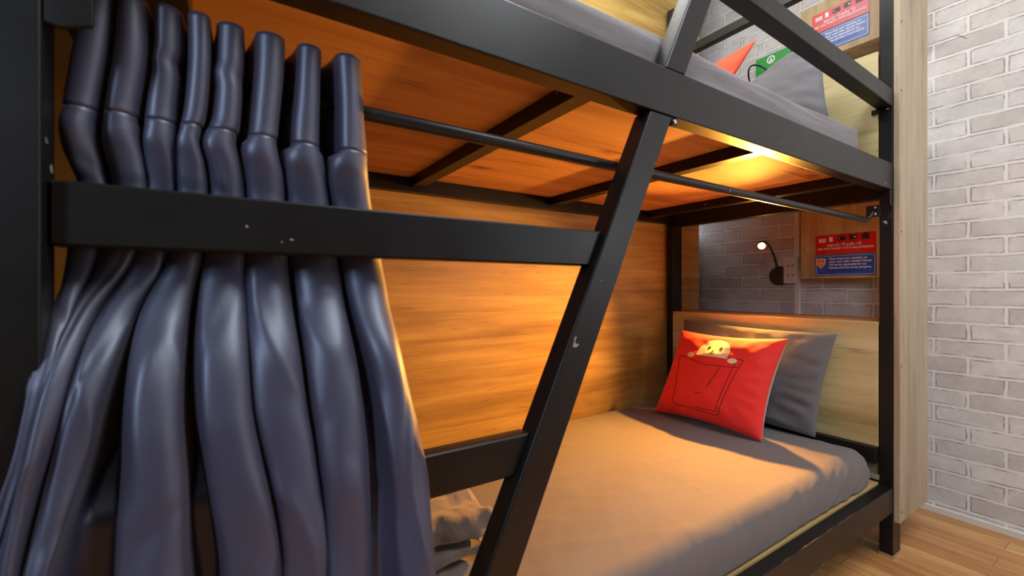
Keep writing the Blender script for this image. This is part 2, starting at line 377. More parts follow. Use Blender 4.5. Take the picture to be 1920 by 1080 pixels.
# rail support tabs and bolts
for x in (1.7665, -0.1285):
    tb = prism_xz('support_tab', [(x, 1.1835), (x+0.018 if x > 0 else x+0.03, 1.1835), (x+0.018 if x > 0 else x+0.031, 1.135 if x > 0 else 1.095), (x+0.010, 1.130 if x > 0 else 1.088), (x, 1.135 if x > 0 else 1.090)], Y0+0.001, Y0+0.006, F, bed, 0.0012)
box('corner_bracket', (1.770, Y1-0.006, 1.436), (1.7845, Y1+0.016, 1.452), F, bed, 0.0015)
def bolt(p, axis, r, h, parent, name='bolt'):
    a = Vector(p); b = a + Vector(axis)*h
    return tube(name, [a, b], r, M['chrome'], parent, 10)
bolt((1.777, Y0+0.012, 1.449), (0, 0, -1), 0.0045, 0.006, bed)
# little bracket under the rail beside the stile
br_ = box('stile_bracket', (0.684, Y0+0.004, 1.170), (0.700, Y0+0.012, 1.1838), F, bed, 0.001)
bolt((0.690, Y0+0.004, 1.176), (0, -1, 0), 0.0035, 0.004, br_)
# headboards : box ledges with an edge strip, and the long side board, end panel
for z0, z1 in ((0.236, 0.758), (1.250, 1.642)):
    hb = box('headboard', (1.852, 0.548, z0), (2.048, 1.335, z1), M['oak_head'], bed, 0.0015)
    fr = box('headboard_face', (1.7755 if z0 > 1 else 1.777, 0.5475, z0+ (0.116 if z0 < 1 else 0.02)), (1.7845, 1.332, z1), M['oak_head'], bed, 0.001)
    tp = box('headboard_ledge', (1.7845, 0.5475, z1-0.012), (2.052, 1.334, z1+0.0005), M['oak_edge'], bed, 0.001)
box('added_dark_screen', (-0.160, Y1+0.002, 0.236), (-0.150, 1.334, 1.158), F, bed)  # added black panel, keeps the gap between post and curtain dark
box('head_rail', (1.757, Y1, 0.300), (1.7848, 1.336, 0.3515), F, bed)
box('light_block_board', (1.853, 0.56, 1.2345), (2.300, 1.384, 1.2495), M['oak_head'], bed, 0.001)  # unseen board added to keep upper bunk light off the bricks below
box('side_board', (-2.19, 1.386, 0.10), (2.064, 1.402, 2.72), M['oak_side'], bed, 0.001)
ep = box('end_panel', (1.787, Y0-0.0165, 0.121), (2.060, Y0-0.0005, 2.72), M['oak_panel'], bed, 0.0015)
for z in (0.155, 0.62, 1.05, 1.50, 1.72):
    bolt((1.801, Y0-0.0165, z), (0, -1, 0), 0.003, 0.0008, ep, 'screw').data.materials[0] = M['hole']

# ------------------------------------------------------------------ curtain rod
rod = empty('curtain_rod', (1.75, 0.572, 1.085), 'black steel curtain rod running behind the slanted ladder under the upper bunk', 'curtain rod')
RY, RZ = 0.572, 1.0935
tube('shaded_rod_end', [(-0.115, RY+0.006, RZ), (0.138, RY+0.002, RZ)], 0.004, M['rod_shade'], rod, 12)  # thinner, blacker rod stretch; shade between the folds put into its colour
tube('tube', [(0.134, RY, RZ), (0.4, RY, RZ), (1.0, RY, RZ), (1.757, RY, RZ)], 0.0092, M['rod'], rod, 20)
tube('bent_end', bez((1.750, RY, RZ), (1.772, RY, RZ), (1.766, RY-0.004, RZ+0.012), (1.783, RY-0.012, RZ+0.030), 8), 0.0075, M['rod'], rod)
bp = box('mounting_plate', (1.779, RY-0.030, RZ+0.010), (1.7845, RY+0.008, RZ+0.048), M['rod'], rod, 0.001)
for dz in (0.040, 0.018): tube('bolt', [(1.779, RY-0.018, RZ+dz), (1.772, RY-0.018, RZ+dz)], 0.0038, M['chrome'], bp, 10)

# ------------------------------------------------------------------ curtain
ZL = [1.15, 1.1, 1.05, 1.025, 1.0, 0.965, 0.9, 0.85, 0.8, 0.75, 0.7, 0.65, 0.6, 0.55, 0.5, 0.45, 0.35]
FX = [
[-0.104, -0.1096, -0.1143, -0.1153, -0.1141, -0.106, -0.1173, -0.1257, -0.1297, -0.1353, -0.1429, -0.149, -0.153, -0.157, -0.160, -0.163, -0.166],
[-0.08, -0.0817, -0.0892, -0.091, -0.0885, -0.0829, -0.0891, -0.1076, -0.1183, -0.1261, -0.1335, -0.14, -0.1415, -0.143, -0.144, -0.145, -0.146],
[-0.054, -0.0541, -0.0587, -0.0597, -0.058, -0.0567, -0.0659, -0.0901, -0.1013, -0.1115, -0.1212, -0.126, -0.126, -0.126, -0.126, -0.126, -0.126],
[-0.0231, -0.0247, -0.029, -0.034, -0.0319, -0.0306, -0.0372, -0.0501, -0.0571, -0.0587, -0.0558, -0.0537, -0.053, -0.053, -0.053, -0.053, -0.053],
[0.004, 0.0037, -0.0005, -0.0077, -0.0032, -0.0013, -0.0055, -0.0068, -0.0065, -0.0038, 0.0039, 0.0127, 0.02, 0.02, 0.02, 0.02, 0.02],
[0.0385, 0.0375, 0.0334, 0.0301, 0.0307, 0.0327, 0.0376, 0.0388, 0.0413, 0.0451, 0.0531, 0.0593, 0.0644, 0.065, 0.065, 0.065, 0.065],
[0.08, 0.0787, 0.0758, 0.0763, 0.0785, 0.0811, 0.0857, 0.0919, 0.0952, 0.097, 0.1014, 0.1049, 0.1071, 0.108, 0.108, 0.108, 0.108],
[0.1222, 0.1254, 0.126, 0.1265, 0.127, 0.1331, 0.1445, 0.1493, 0.1566, 0.1654, 0.1694, 0.1719, 0.1708, 0.17, 0.17, 0.17, 0.17]]
RX = [0.1386, 0.1425, 0.1464, 0.1483, 0.1505, 0.1569, 0.1686, 0.1719, 0.177, 0.1836, 0.1911, 0.199, 0.1975, 0.196, 0.196, 0.196, 0.196]
YC = [0.548, 0.548, 0.548, 0.547, 0.551, 0.558, 0.558, 0.5375, 0.507, 0.491, 0.4804, 0.4689, 0.4586, 0.4501, 0.4442, 0.4421, 0.44]
def smooth_interp(zs, vals, z):
    # zs descending, Catmull-Rom
    if z >= zs[0]: return vals[0]
    if z <= zs[-1]: return vals[-1]
    for i in range(len(zs)-1):
        if zs[i] >= z >= zs[i+1]: break
    tt = (zs[i]-z)/(zs[i]-zs[i+1])
    def tang(j):
        a, b = max(j-1, 0), min(j+1, len(zs)-1)
        return (vals[b]-vals[a])/(zs[a]-zs[b])
    h = zs[i]-zs[i+1]; m0, m1 = tang(i)*h, tang(i+1)*h
    return ((2*tt**3-3*tt**2+1)*vals[i] + (tt**3-2*tt**2+tt)*m0 + (-2*tt**3+3*tt**2)*vals[i+1] + (tt**3-tt**2)*m1)
def curtain_row(z):
    yc = smooth_interp(ZL, YC, z)
    if z < 0.97 and z > 0.90: yc = max(yc, 0.5575)
    cx = [smooth_interp(ZL, f, z) for f in FX]; rx = smooth_interp(ZL, RX, z)
    depth = 0.050 + 0.014*max(0.0, min(1.0, (z-1.0)/0.04))
    if z < 0.85: depth = 0.05 + min(0.03, (0.85-z)*0.2)
    low = max(0.0, min(1.0, (0.88-z)/0.25))
    kink = math.exp(-((z-1.016)/0.012)**2)
    pts = []
    # crests & valleys as control nodes
    nodes = [(cx[0]-0.012+0.009*max(0.0, min(1.0, (0.93-z)/0.06)), yc+depth*(0.9-0.5*low), 0)]
    nf = len(cx)
    for i, x in enumerate(cx):
        yy = yc + [0.004, 0.0, 0.004, 0.0, 0.002, 0.0, 0.003, 0.0][i] - kink*0.002
        yy += low*[0.0, 0.004, 0.004, 0.0, 0.012, 0.024, 0.014, 0.0][i]
        nodes.append((x - kink*0.002 - (0.003*math.exp(-((z-1.098)/0.008)**2) if i in (2, 4) else 0), yy, 1))
        if i < nf-1:
            vx = (x+cx[i+1])/2
            bias = (-0.0045 if i >= 3 else 0.003)*max(0.0, min(1.0, (z-0.98)/0.05))
            dd = depth
            if i == 2: dd = depth*(1+0.2*low); vx -= 0.008*low
            if i == 3: dd = depth*(1+0.1*low)
            if i in (4, 5, 6): dd = depth*(1-0.55*low)
            nodes.append((vx+bias, yc+dd, 0))
    nodes.append((rx, yc+0.016+0.006*low, 2))
    nodes.append((rx-0.004, yc+0.040, 3))
    # sample : rounded crests meeting in tight valleys, flat valley floor where the cloth is slack
    N = 13
    lo_w = {0: (1, 0.8), 1: (0.8, 0.8), 2: (0.9, 0.30), 3: (0.60, 0.62), 4: (0.72, 1.0), 6: (1.0, 0.9), 7: (0.55, 1.0)}      # (left, right) share of the half gap taken by the crest
    ci = -1
    for i in range(len(nodes)-1):
        a, b = nodes[i], nodes[i+1]
        if a[2] == 1: ci = (i-1)//2
        for s in range(N):
            tt = s/N
            if b[2] <= 1 and a[2] <= 1:
                q = tt if a[2] == 1 else 1-tt        # 0 at the crest, 1 at the valley
                k_i = ci if a[2] == 1 else i//2
                side = 1 if a[2] == 1 else 0
                wf = 1.0 + (lo_w.get(k_i, (1.0, 1.0))[side]-1.0)*low
                cr, va = (a, b) if a[2] == 1 else (b, a)
                gapx = va[0]-cr[0]; dy = va[1]-cr[1]
                up_ = max(0.0, min(1.0, (z-1.0)/0.03))
                hw = min(abs(gapx)*wf*(0.92 - 0.12*up_), 0.0135 + 0.2*(1-up_)); capd = min(hw*(0.68 + 0.32*up_), dy*0.8)
                if q < 0.62:
                    th = q/0.62*PI/2; x = cr[0] + math.copysign(hw*math.sin(th), gapx); y = cr[1]+capd*(1-math.cos(th))
                elif wf > 0.95:
                    r_ = (q-0.62)/0.38; x = cr[0] + math.copysign(hw+(abs(gapx)-hw)*r_**1.6, gapx); y = cr[1]+capd+(dy-capd)*r_
                else:
                    r_ = (q-0.62)/0.38; x = cr[0] + math.copysign(hw+(abs(gapx)-hw)*r_**1.2, gapx); y = cr[1]+capd+(dy-capd)*math.sin(r_*PI/2)
            elif b[2] == 2:
                e = 1-math.cos(PI/2*tt); x = a[0]+(b[0]-a[0])*math.sin(PI/2*tt); y = a[1]+(b[1]-a[1])*e
            else:
                x = a[0]+(b[0]-a[0])*tt; y = a[1]+(b[1]-a[1])*tt
            pts.append((x, y))
    pts.append(nodes[-1][:2])
    return pts
def curtain_mesh(z_top, z_bot, n):
    bm = bmesh.new(); rows = []
    for j in range(n+1):
        z = z_top + (z_bot-z_top)*j/n
        r = []
        P = curtain_row(z)
        for i, (x, y) in enumerate(P):
            amp = 0.0022 if z > 1.03 else 0.0034
            nx = noise.noise(Vector((i*0.045, z*9, 1.3)))*amp*1.3
            ny = noise.noise(Vector((i*0.05+7, z*11, 4.1)))*amp
            lo_ = max(0.0, min(1.0, (0.86-z)/0.2))
            nx += lo_*0.009*noise.noise(Vector((i*0.022, z*4.5, 8.3)))
            ny += lo_*(0.010*noise.noise(Vector((i*0.03+3, z*5.5 - i*0.01, 2.2))) + 0.006*noise.noise(Vector((i*0.10, z*9 + i*0.05, 6.6))))
            lc_ = max(0.0, min(1.0, (1.035-z)/0.03))
            cr_ = noise.noise(Vector((i*0.055 + z*2.2, z*5.0 - i*0.02, 12.7)))
            ny -= lc_*0.0024*max(0.0, 1-abs(cr_)*5)**1.3
            cr_ = noise.noise(Vector((i*0.04 - z*3.0, z*6.5 + i*0.015, 22.7)))
            ny += lc_*0.0018*max(0.0, 1-abs(cr_)*6)**1.3
            if 0.89 < z < 0.975: ny = max(ny, -0.0003)
            yy_ = y+ny
            if z < 0.88:
                f_ = max(0.0, min(1.0, (-0.100-x)/0.028)); f_ = f_*f_*(3-2*f_)
                lim = (0.5205 + max(0.0, z-0.665)*1.0)*(1-f_) + (0.5075 + max(0.0, z-0.79)*0.6)*f_
                over = yy_-(lim-0.006)
                if over > 0: yy_ = lim-0.006 + 0.006*(1-math.exp(-over/0.006))
            r.append(bm.verts.new((x+nx, yy_, z)))
        rows.append(r)
    for a, b in zip(rows, rows[1:]):
        for i in range(len(a)-1): bm.faces.new((a[i], a[i+1], b[i+1], b[i]))
    return bm
cur = empty('curtain', (0.0, 0.58, 0.3), 'slate blue satin curtain bunched into eight folds at the left end of the lower bunk', 'curtain')
def curtain_part(name, zt_, zb_, n, th):
    o = link_mesh(name, curtain_mesh(zt_, zb_, n), M['curtain'], cur, smooth=True)
    s = o.modifiers.new('thickness', 'SOLIDIFY'); s.thickness = th; s.offset = 0
    return o
curtain_part('cloth', 1.0385, 0.24, 150, 0.0014)
curtain_part('header', 1.1515, 1.0365, 26, 0.0018)

# ------------------------------------------------------------------ mattresses
def rounded_block(x0, x1, y0, y1, z0, z1, r, nx, ny, nz, disp):
    def samples(a, b, n):
        out = [a + (b-a)*0 ]
        e = [a + r*i/6 for i in range(6)]; m_ = [a + r + (b-a-2*r)*i/n for i in range(n+1)]; e2 = [b - r + r*i/6 for i in range(1, 7)]
        return e + m_ + e2
    X, Y, Z = samples(x0, x1, nx), samples(y0, y1, ny), samples(z0, z1, nz)
    bm = bmesh.new(); cache = {}
    def V(i, j, k):
        key = (i, j, k)
        if key not in cache:
            p = Vector((X[i], Y[j], Z[k]))
            c = Vector((min(max(p.x, x0+r), x1-r), min(max(p.y, y0+r), y1-r), min(max(p.z, z0+r), z1-r)))
            d = p-c; nrm = d.normalized() if d.length > 1e-6 else Vector((0, 0, 1))
            q = c + nrm*r if d.length > 1e-6 else p
            hh = q.z-z0
            q.z = z0 + (hh*0.2 if hh < r else 0.2*r + (hh-r)*(z1-z0-0.2*r)/(z1-z0-r))
            cache[key] = bm.verts.new(q + nrm*disp(q, nrm))
        return cache[key]
    I, J, K = len(X)-1, len(Y)-1, len(Z)-1
    for i in range(I):
        for j in range(J):
            bm.faces.new((V(i,j,0),V(i,j+1,0),V(i+1,j+1,0),V(i+1,j,0))); bm.faces.new((V(i,j,K),V(i+1,j,K),V(i+1,j+1,K),V(i,j+1,K)))
    for i in range(I):
        for k_ in range(K):
            bm.faces.new((V(i,0,k_),V(i+1,0,k_),V(i+1,0,k_+1),V(i,0,k_+1))); bm.faces.new((V(i,J,k_),V(i,J,k_+1),V(i+1,J,k_+1),V(i+1,J,k_)))
    for j in range(J):
        for k_ in range(K):
            bm.faces.new((V(0,j,k_),V(0,j,k_+1),V(0,j+1,k_+1),V(0,j+1,k_))); bm.faces.new((V(I,j,k_),V(I,j+1,k_),V(I,j+1,k_+1),V(I,j,k_+1)))
    return bm
def disp_low(q, n):
    d = 0.0035*noise.noise(Vector((q.x*2.2, q.y*2.2, 0.3)))
    # crossing sheet creases on the top
    a = noise.noise(Vector((q.x*3+q.y*9, q.y*2.0-q.x*1.0, 5)))
    d += 0.0016*max(0, 1-abs(a)*9)*(1 if n.z > 0.3 else 0.6)
    b = noise.noise(Vector((q.x*8-q.y*3, q.y*2.5, 9)))
    d += 0.0012*max(0, 1-abs(b)*10)
    if n.y < -0.3:      # pulled folds near the corner on the front side
        cc = max(0, (q.x-0.95)/0.8)
        d += cc*0.008*noise.noise(Vector((q.x*22 - q.z*55, q.z*6, 2)))
    return d
m1 = link_mesh('mattress', rounded_block(-0.10, 1.748, 0.5515, 1.372, 0.2355, 0.343, 0.045, 150, 60, 8, disp_low), M['sheet'], smooth=True)
tag(m1, 'grey-brown sheeted mattress on the lower bunk, glowing orange under the lamp', 'mattress')
def disp_up(q, n):
    d = 0.003*noise.noise(Vector((q.x*1.5, q.y*3, q.z*10)))
    if n.y < -0.3: d += 0.006*noise.noise(Vector((q.x*2.6, 3.3, q.z*38 + q.x*1.2))) + 0.003*noise.noise(Vector((q.x*5, 1.3, q.z*70)))
    return d
m2 = link_mesh('mattress', rounded_block(-0.10, 1.665, 0.556, 1.335, 1.2335, 1.372, 0.03, 120, 30, 10, disp_up), M['sheet_up'], smooth=True)
tag(m2, 'grey-brown sheeted mattress on the upper bunk, behind the top steel rail', 'mattress')

# ------------------------------------------------------------------ pillows and cushions
class Pad:
    def __init__(s, BL, BR, TL, TR, thick, pinch=0.06, power=0.42, seed=0, wr=0.006, nrm_sign=1):
        s.c = [Vector(p) for p in (BL, BR, TL, TR)]; s.t = thick; s.pinch = pinch; s.pw = power; s.seed = seed; s.wr = wr
        ux = (s.c[1]-s.c[0]).normalized(); vy = (s.c[2]-s.c[0]).normalized()
        s.n = ux.cross(vy).normalized()*nrm_sign
    def outline(s, u, v):
        # u,v in -1..1 ; edges curve inward between the corners
        uu = u*(1 - s.pinch*(1-v*v)); vv = v*(1 - s.pinch*(1-u*u))
        a, b = (uu+1)/2, (vv+1)/2
        return (s.c[0]*(1-a)+s.c[1]*a)*(1-b) + (s.c[2]*(1-a)+s.c[3]*a)*b
    def pt(s, u, v, side=1, off=0.0):
        p = s.outline(u, v)
        k = max(0, (1-u*u))*max(0, (1-v*v))
        h = s.t*(k**s.pw)
        w_ = s.wr*(noise.noise(Vector((u*1.6, v*1.6, s.seed))) + 0.55*max(-0.6, noise.noise(Vector((u*3.1+v*2, v*5.2, s.seed+5)))))*min(1, k*4)
        # radiating gathers towards the corners
        rr = max(abs(u), abs(v)); ang = math.atan2(v, u)
        w_ += s.wr*0.55*math.sin(ang*22+s.seed)*max(0, rr-0.55)*min(1, k*6)
        return p + s.n*side*(h + w_ + off)
    def half(s, side, n=56):
        bm = bmesh.new(); g = []
        f = lambda i: math.sin((i/n*2-1)*PI/2)
        for j in range(n+1): g.append([bm.verts.new(s.pt(f(i), f(j), side)) for i in range(n+1)])
        for j in range(n):
            for i in range(n): bm.faces.new((g[j][i], g[j][i+1], g[j+1][i+1], g[j+1][i]))
        return bm
    def closed(s, n=56):
        bm = bmesh.new(); gs = []
        f = lambda i: math.sin((i/n*2-1)*PI/2)
        for side in (1, -1):
            g = [[bm.verts.new(s.pt(f(i), f(j), side)) for i in range(n+1)] for j in range(n+1)]
            for j in range(n):
                for i in range(n): bm.faces.new((g[j][i], g[j][i+1], g[j+1][i+1], g[j+1][i]))
        bmesh.ops.remove_doubles(bm, verts=bm.verts, dist=0.0002)
        return bm
# grey pillow leaning on the headboard, lower bunk
gp = Pad((1.715, 1.262, 0.352), (1.705, 0.700, 0.352), (1.742, 1.245, 0.727), (1.742, 0.648, 0.712), 0.044, 0.045, 0.36, 3, 0.010, 1)
if gp.n.x > 0: gp.n = -gp.n
o = link_mesh('pillow', gp.closed(70), M['pillow'], smooth=True)
tag(o, 'grey pillow leaning on the lower headboard behind the red cushion', 'pillow')
# red cushion with printed front
rc = empty('cushion', (1.525, 1.0, 0.345), 'red square cushion with cream animal print, leaning on grey pillow of the lower bunk', 'cushion')
cp = Pad((1.514, 1.224, 0.347), (1.520, 0.785, 0.347), (1.640, 1.182, 0.689), (1.640, 0.756, 0.692), 0.076, 0.085, 0.42, 11, 0.007, 1)
if cp.n.x > 0: cp.n = -cp.n
link_mesh('front_cover', cp.half(1, 64), M['red'], rc, smooth=True)
bo = link_mesh('back_cover', cp.half(-1, 64), M['back'], rc, smooth=True); bo['label'] = 'pale grey back cover'
def on_pad(pad, poly, off, name, mat, parent):
    """fill a 2D outline (u,v) on the cushion face"""
    bm = bmesh.new()
    us = [p[0] for p in poly]; vs_ = [p[1] for p in poly]
    cx_, cy_ = sum(us)/len(us), sum(vs_)/len(vs_)
    rings = []
    R_ = 16
    for r in range(1, R_+1):
        rings.append([bm.verts.new(pad.pt(cx_+(u-cx_)*r/R_, cy_+(v-cy_)*r/R_, 1, off)) for u, v in poly])
    c0 = bm.verts.new(pad.pt(cx_, cy_, 1, off)); n = len(poly)
    for i in range(n):
        bm.faces.new((c0, rings[0][i], rings[0][(i+1) % n]))
        for r in range(R_-1): bm.faces.new((rings[r][i], rings[r+1][i], rings[r+1][(i+1) % n], rings[r][(i+1) % n]))
    return link_mesh(name, bm, mat, parent, smooth=True)
def pad_lines(pad, lines, wd, off, name, mat, parent):
    bm = bmesh.new()
    for ln in lines:
        P = []
        for (a, b) in zip(ln, ln[1:]):
            m_ = max(2, int(math.hypot(b[0]-a[0], b[1]-a[1])/0.03))
            P += [(a[0]+(b[0]-a[0])*i/m_, a[1]+(b[1]-a[1])*i/m_) for i in range(m_)]
        P.append(ln[-1])
        prev = None
        for i, p in enumerate(P):
            q0, q1 = P[max(i-1, 0)], P[min(i+1, len(P)-1)]
            d = Vector((q1[0]-q0[0], q1[1]-q0[1])); d = d.normalized() if d.length else Vector((1, 0)); nn = Vector((-d.y, d.x))*wd
            cur_ = (bm.verts.new(pad.pt(p[0]+nn.x, p[1]+nn.y, 1, off)), bm.verts.new(pad.pt(p[0]-nn.x, p[1]-nn.y, 1, off)))
            if prev: bm.faces.new((prev[0], cur_[0], cur_[1], prev[1]))
            prev = cur_
    return link_mesh(name, bm, mat, parent, smooth=True)
head = []
for i in range(25):
    a = PI*i/24
    head.append((-0.02-0.32*math.cos(a)*(1 - 0.06*math.sin(a)), 0.42 + 0.44*math.sin(a)**0.62))
head += [(head[24][0] + (head[0][0]-head[24][0])*i/20, 0.42) for i in range(1, 20)]
hd = on_pad(cp, head, 0.0016, 'animal_print', M['cream'], rc); hd['label'] = 'cream animal head print'
for cx_ in (-0.45, 0.40):
    on_pad(cp, [(cx_+0.085*math.cos(2*PI*i/14), 0.41-0.02*(cx_ > 0)+0.062*math.sin(2*PI*i/14)) for i in range(14)], 0.0018, 'paw_print', M['cream'], rc)
eyes = [(-0.13, 0.64), (0.11, 0.64)]
for ex, ey in eyes:
    on_pad(cp, [(ex+0.034*math.cos(2*PI*i/10), ey+0.038*math.sin(2*PI*i/10)) for i in range(10)], 0.0026, 'eye_print', M['black_ink'], hd)
on_pad(cp, [(-0.02+0.026*math.cos(2*PI*i/10), 0.565+0.020*math.sin(2*PI*i/10)) for i in range(10)], 0.0026, 'nose_print', M['red_ink'], hd)
pad_lines(cp, [[(-0.07, 0.51), (-0.045, 0.485), (-0.02, 0.515), (0.01, 0.485), (0.04, 0.51)], [(-0.02, 0.55), (-0.02, 0.505)]], 0.011, 0.0026, 'mouth_print', M['black_ink'], hd)
pl_ = pad_lines(cp, [
    [(-0.72, 0.36), (-0.66, -0.02), (-0.60, -0.4), (-0.56, -0.72), (-0.50, -0.78), (-0.1, -0.80), (0.3, -0.81), (0.36, -0.78), (0.42, -0.4), (0.50, 0.0), (0.58, 0.44)],
    [(-0.72, 0.36), (-0.4, 0.30), (-0.05, 0.22), (0.25, 0.24), (0.55, 0.27)],
    [(-0.5, 0.44), (0.15, 0.47), (0.58, 0.44)],
    [(0.48, 0.42), (0.42, 0.0), (0.36, -0.38), (0.31, -0.74), (-0.08, -0.75)],
    [(0.24, 0.22), (0.15, -0.05), (0.10, -0.2)], [(0.16, -0.02), (0.06, -0.28)], [(0.0, -0.42), (-0.14, -0.46)]], 0.0065, 0.0011, 'pocket_print', M['ink'], rc)
pl_['label'] = 'dark red line print of a pocket'

# upper bunk pillow and red cushion
up = Pad((1.52, 1.00, 1.385), (1.575, 0.605, 1.385), (1.665, 0.90, 1.640), (1.655, 0.66, 1.705), 0.062, 0.05, 0.38, 23, 0.009, 1)
if up.n.x > 0: up.n = -up.n
o = link_mesh('pillow', up.closed(50), M['pillow'], smooth=True)
tag(o, 'grey pillow standing on the upper bunk beside the orange-red cushion', 'pillow')
uc = Pad((1.44, 1.26, 1.385), (1.48, 1.06, 1.385), (1.60, 1.12, 1.735), (1.598, 0.845, 1.765), 0.03, 0.02, 0.40, 31, 0.006, 1)
if uc.n.x > 0: uc.n = -uc.n
o = link_mesh('cushion', uc.closed(44), M['orange'], smooth=True)
tag(o, 'orange-red cushion on the upper bunk, its pointed corner showing above the mattress', 'cushion')

# ------------------------------------------------------------------ folded blanket
bl = empty('blanket', (0.25, 0.9, 0.345), 'crumpled brown folded blanket on the lower mattress beside the curtain', 'blanket')
def blanket_layer(z0, z1, xe, seed):
    def d(q, n):
        return 0.012*noise.noise(Vector((q.x*9, q.y*9, seed))) + 0.009*noise.noise(Vector((q.x*28, q.y*28, q.z*40+seed))) + (0.006*noise.noise(Vector((q.y*45, q.z*20, seed))) if n.x > 0.2 or n.y < -0.2 else 0)
    return rounded_block(0.02, xe, 0.70, 1.03, z0, z1, min(0.016, (z1-z0)*0.48), 90, 80, 4, d)
for z0, z1, xe, sd in ((0.352, 0.370, 0.425, 1), (0.386, 0.402, 0.40, 2), (0.418, 0.452, 0.425, 3)):
    link_mesh('blanket_fold', blanket_layer(z0, z1, xe, sd), M['blanket'], bl, smooth=True)

# ------------------------------------------------------------------ reading lamp
lamp = empty('reading_lamp', (XW, 1.10, 0.931), 'dark gooseneck reading lamp on the brick wall, its bulb lit', 'lamp')
tube('base_disc', [(XW-0.001, 1.10, 0.931), (XW-0.020, 1.10, 0.931), (XW-0.028, 1.10, 0.931)], [0.047, 0.047, 0.038], M['lamp_metal'], lamp, 28)
dirn = (Vector((-1, -0.45, -0.12))).normalized()
cup = BULB - dirn*0.035
tube('gooseneck', bez((XW-0.026, 1.10, 0.935), (XW-0.05, 1.10, 1.06), (2.06, 1.06, 1.12), tuple(cup - dirn*0.02), 20), 0.0055, M['lamp_metal'], lamp, 12)
tube('lamp_shade', [cup - dirn*0.022, cup - dirn*0.018, cup + dirn*0.010, cup + dirn*0.035, cup+dirn*0.034, cup + dirn*0.010, cup-dirn*0.012], [0.008, 0.014, 0.0185, 0.0215, 0.0203, 0.0173, 0.010], M['lamp_metal'], lamp, 24)
bm = bmesh.new(); bmesh.ops.create_uvsphere(bm, u_segments=20, v_segments=12, radius=0.0125)
bmesh.ops.translate(bm, verts=bm.verts, vec=BULB); bo = link_mesh('bulb', bm, M['bulb'], lamp, smooth=True); bo['label'] = 'glowing amber bulb'

# ------------------------------------------------------------------ socket, conduit, cabinets, notices
sk = empty('power_socket', (XW, 1.04, 0.955), 'white double power socket on the brick wall beside the lamp base', 'socket')
fp = box('faceplate', (XW-0.034, 1.009, 0.892), (XW, 1.072, 1.020), M['white_plastic'], sk, 0.002)
for zz in (0.931, 0.978):
    for yy in (1.030, 1.050):
        tube('pin_hole', [(XW-0.0335, yy, zz), (XW-0.0348, yy, zz)], 0.0036, M['hole'], fp, 10)
cd = box('cable_conduit', (XW-0.014, 1.010, 0.60), (XW, 1.032, 1.60), M['white_plastic'], None, 0.002)
tag(cd, 'pale vertical cable conduit on the brick wall running up past the socket', 'conduit')

def cabinet(zb_, zt_, label):
    o = box('wall_cabinet', (2.18, 0.56, zb_), (XW-0.001, 0.9525, zt_), M['oak_box'], None, 0.0015)
    tag(o, label, 'cabinet'); return o
cabinet(0.912, 1.26, 'oak wall box above the lower headboard carrying the two notices')
cabinet(1.872, 2.12, 'oak wall box above the upper headboard, seen behind the guard rail')

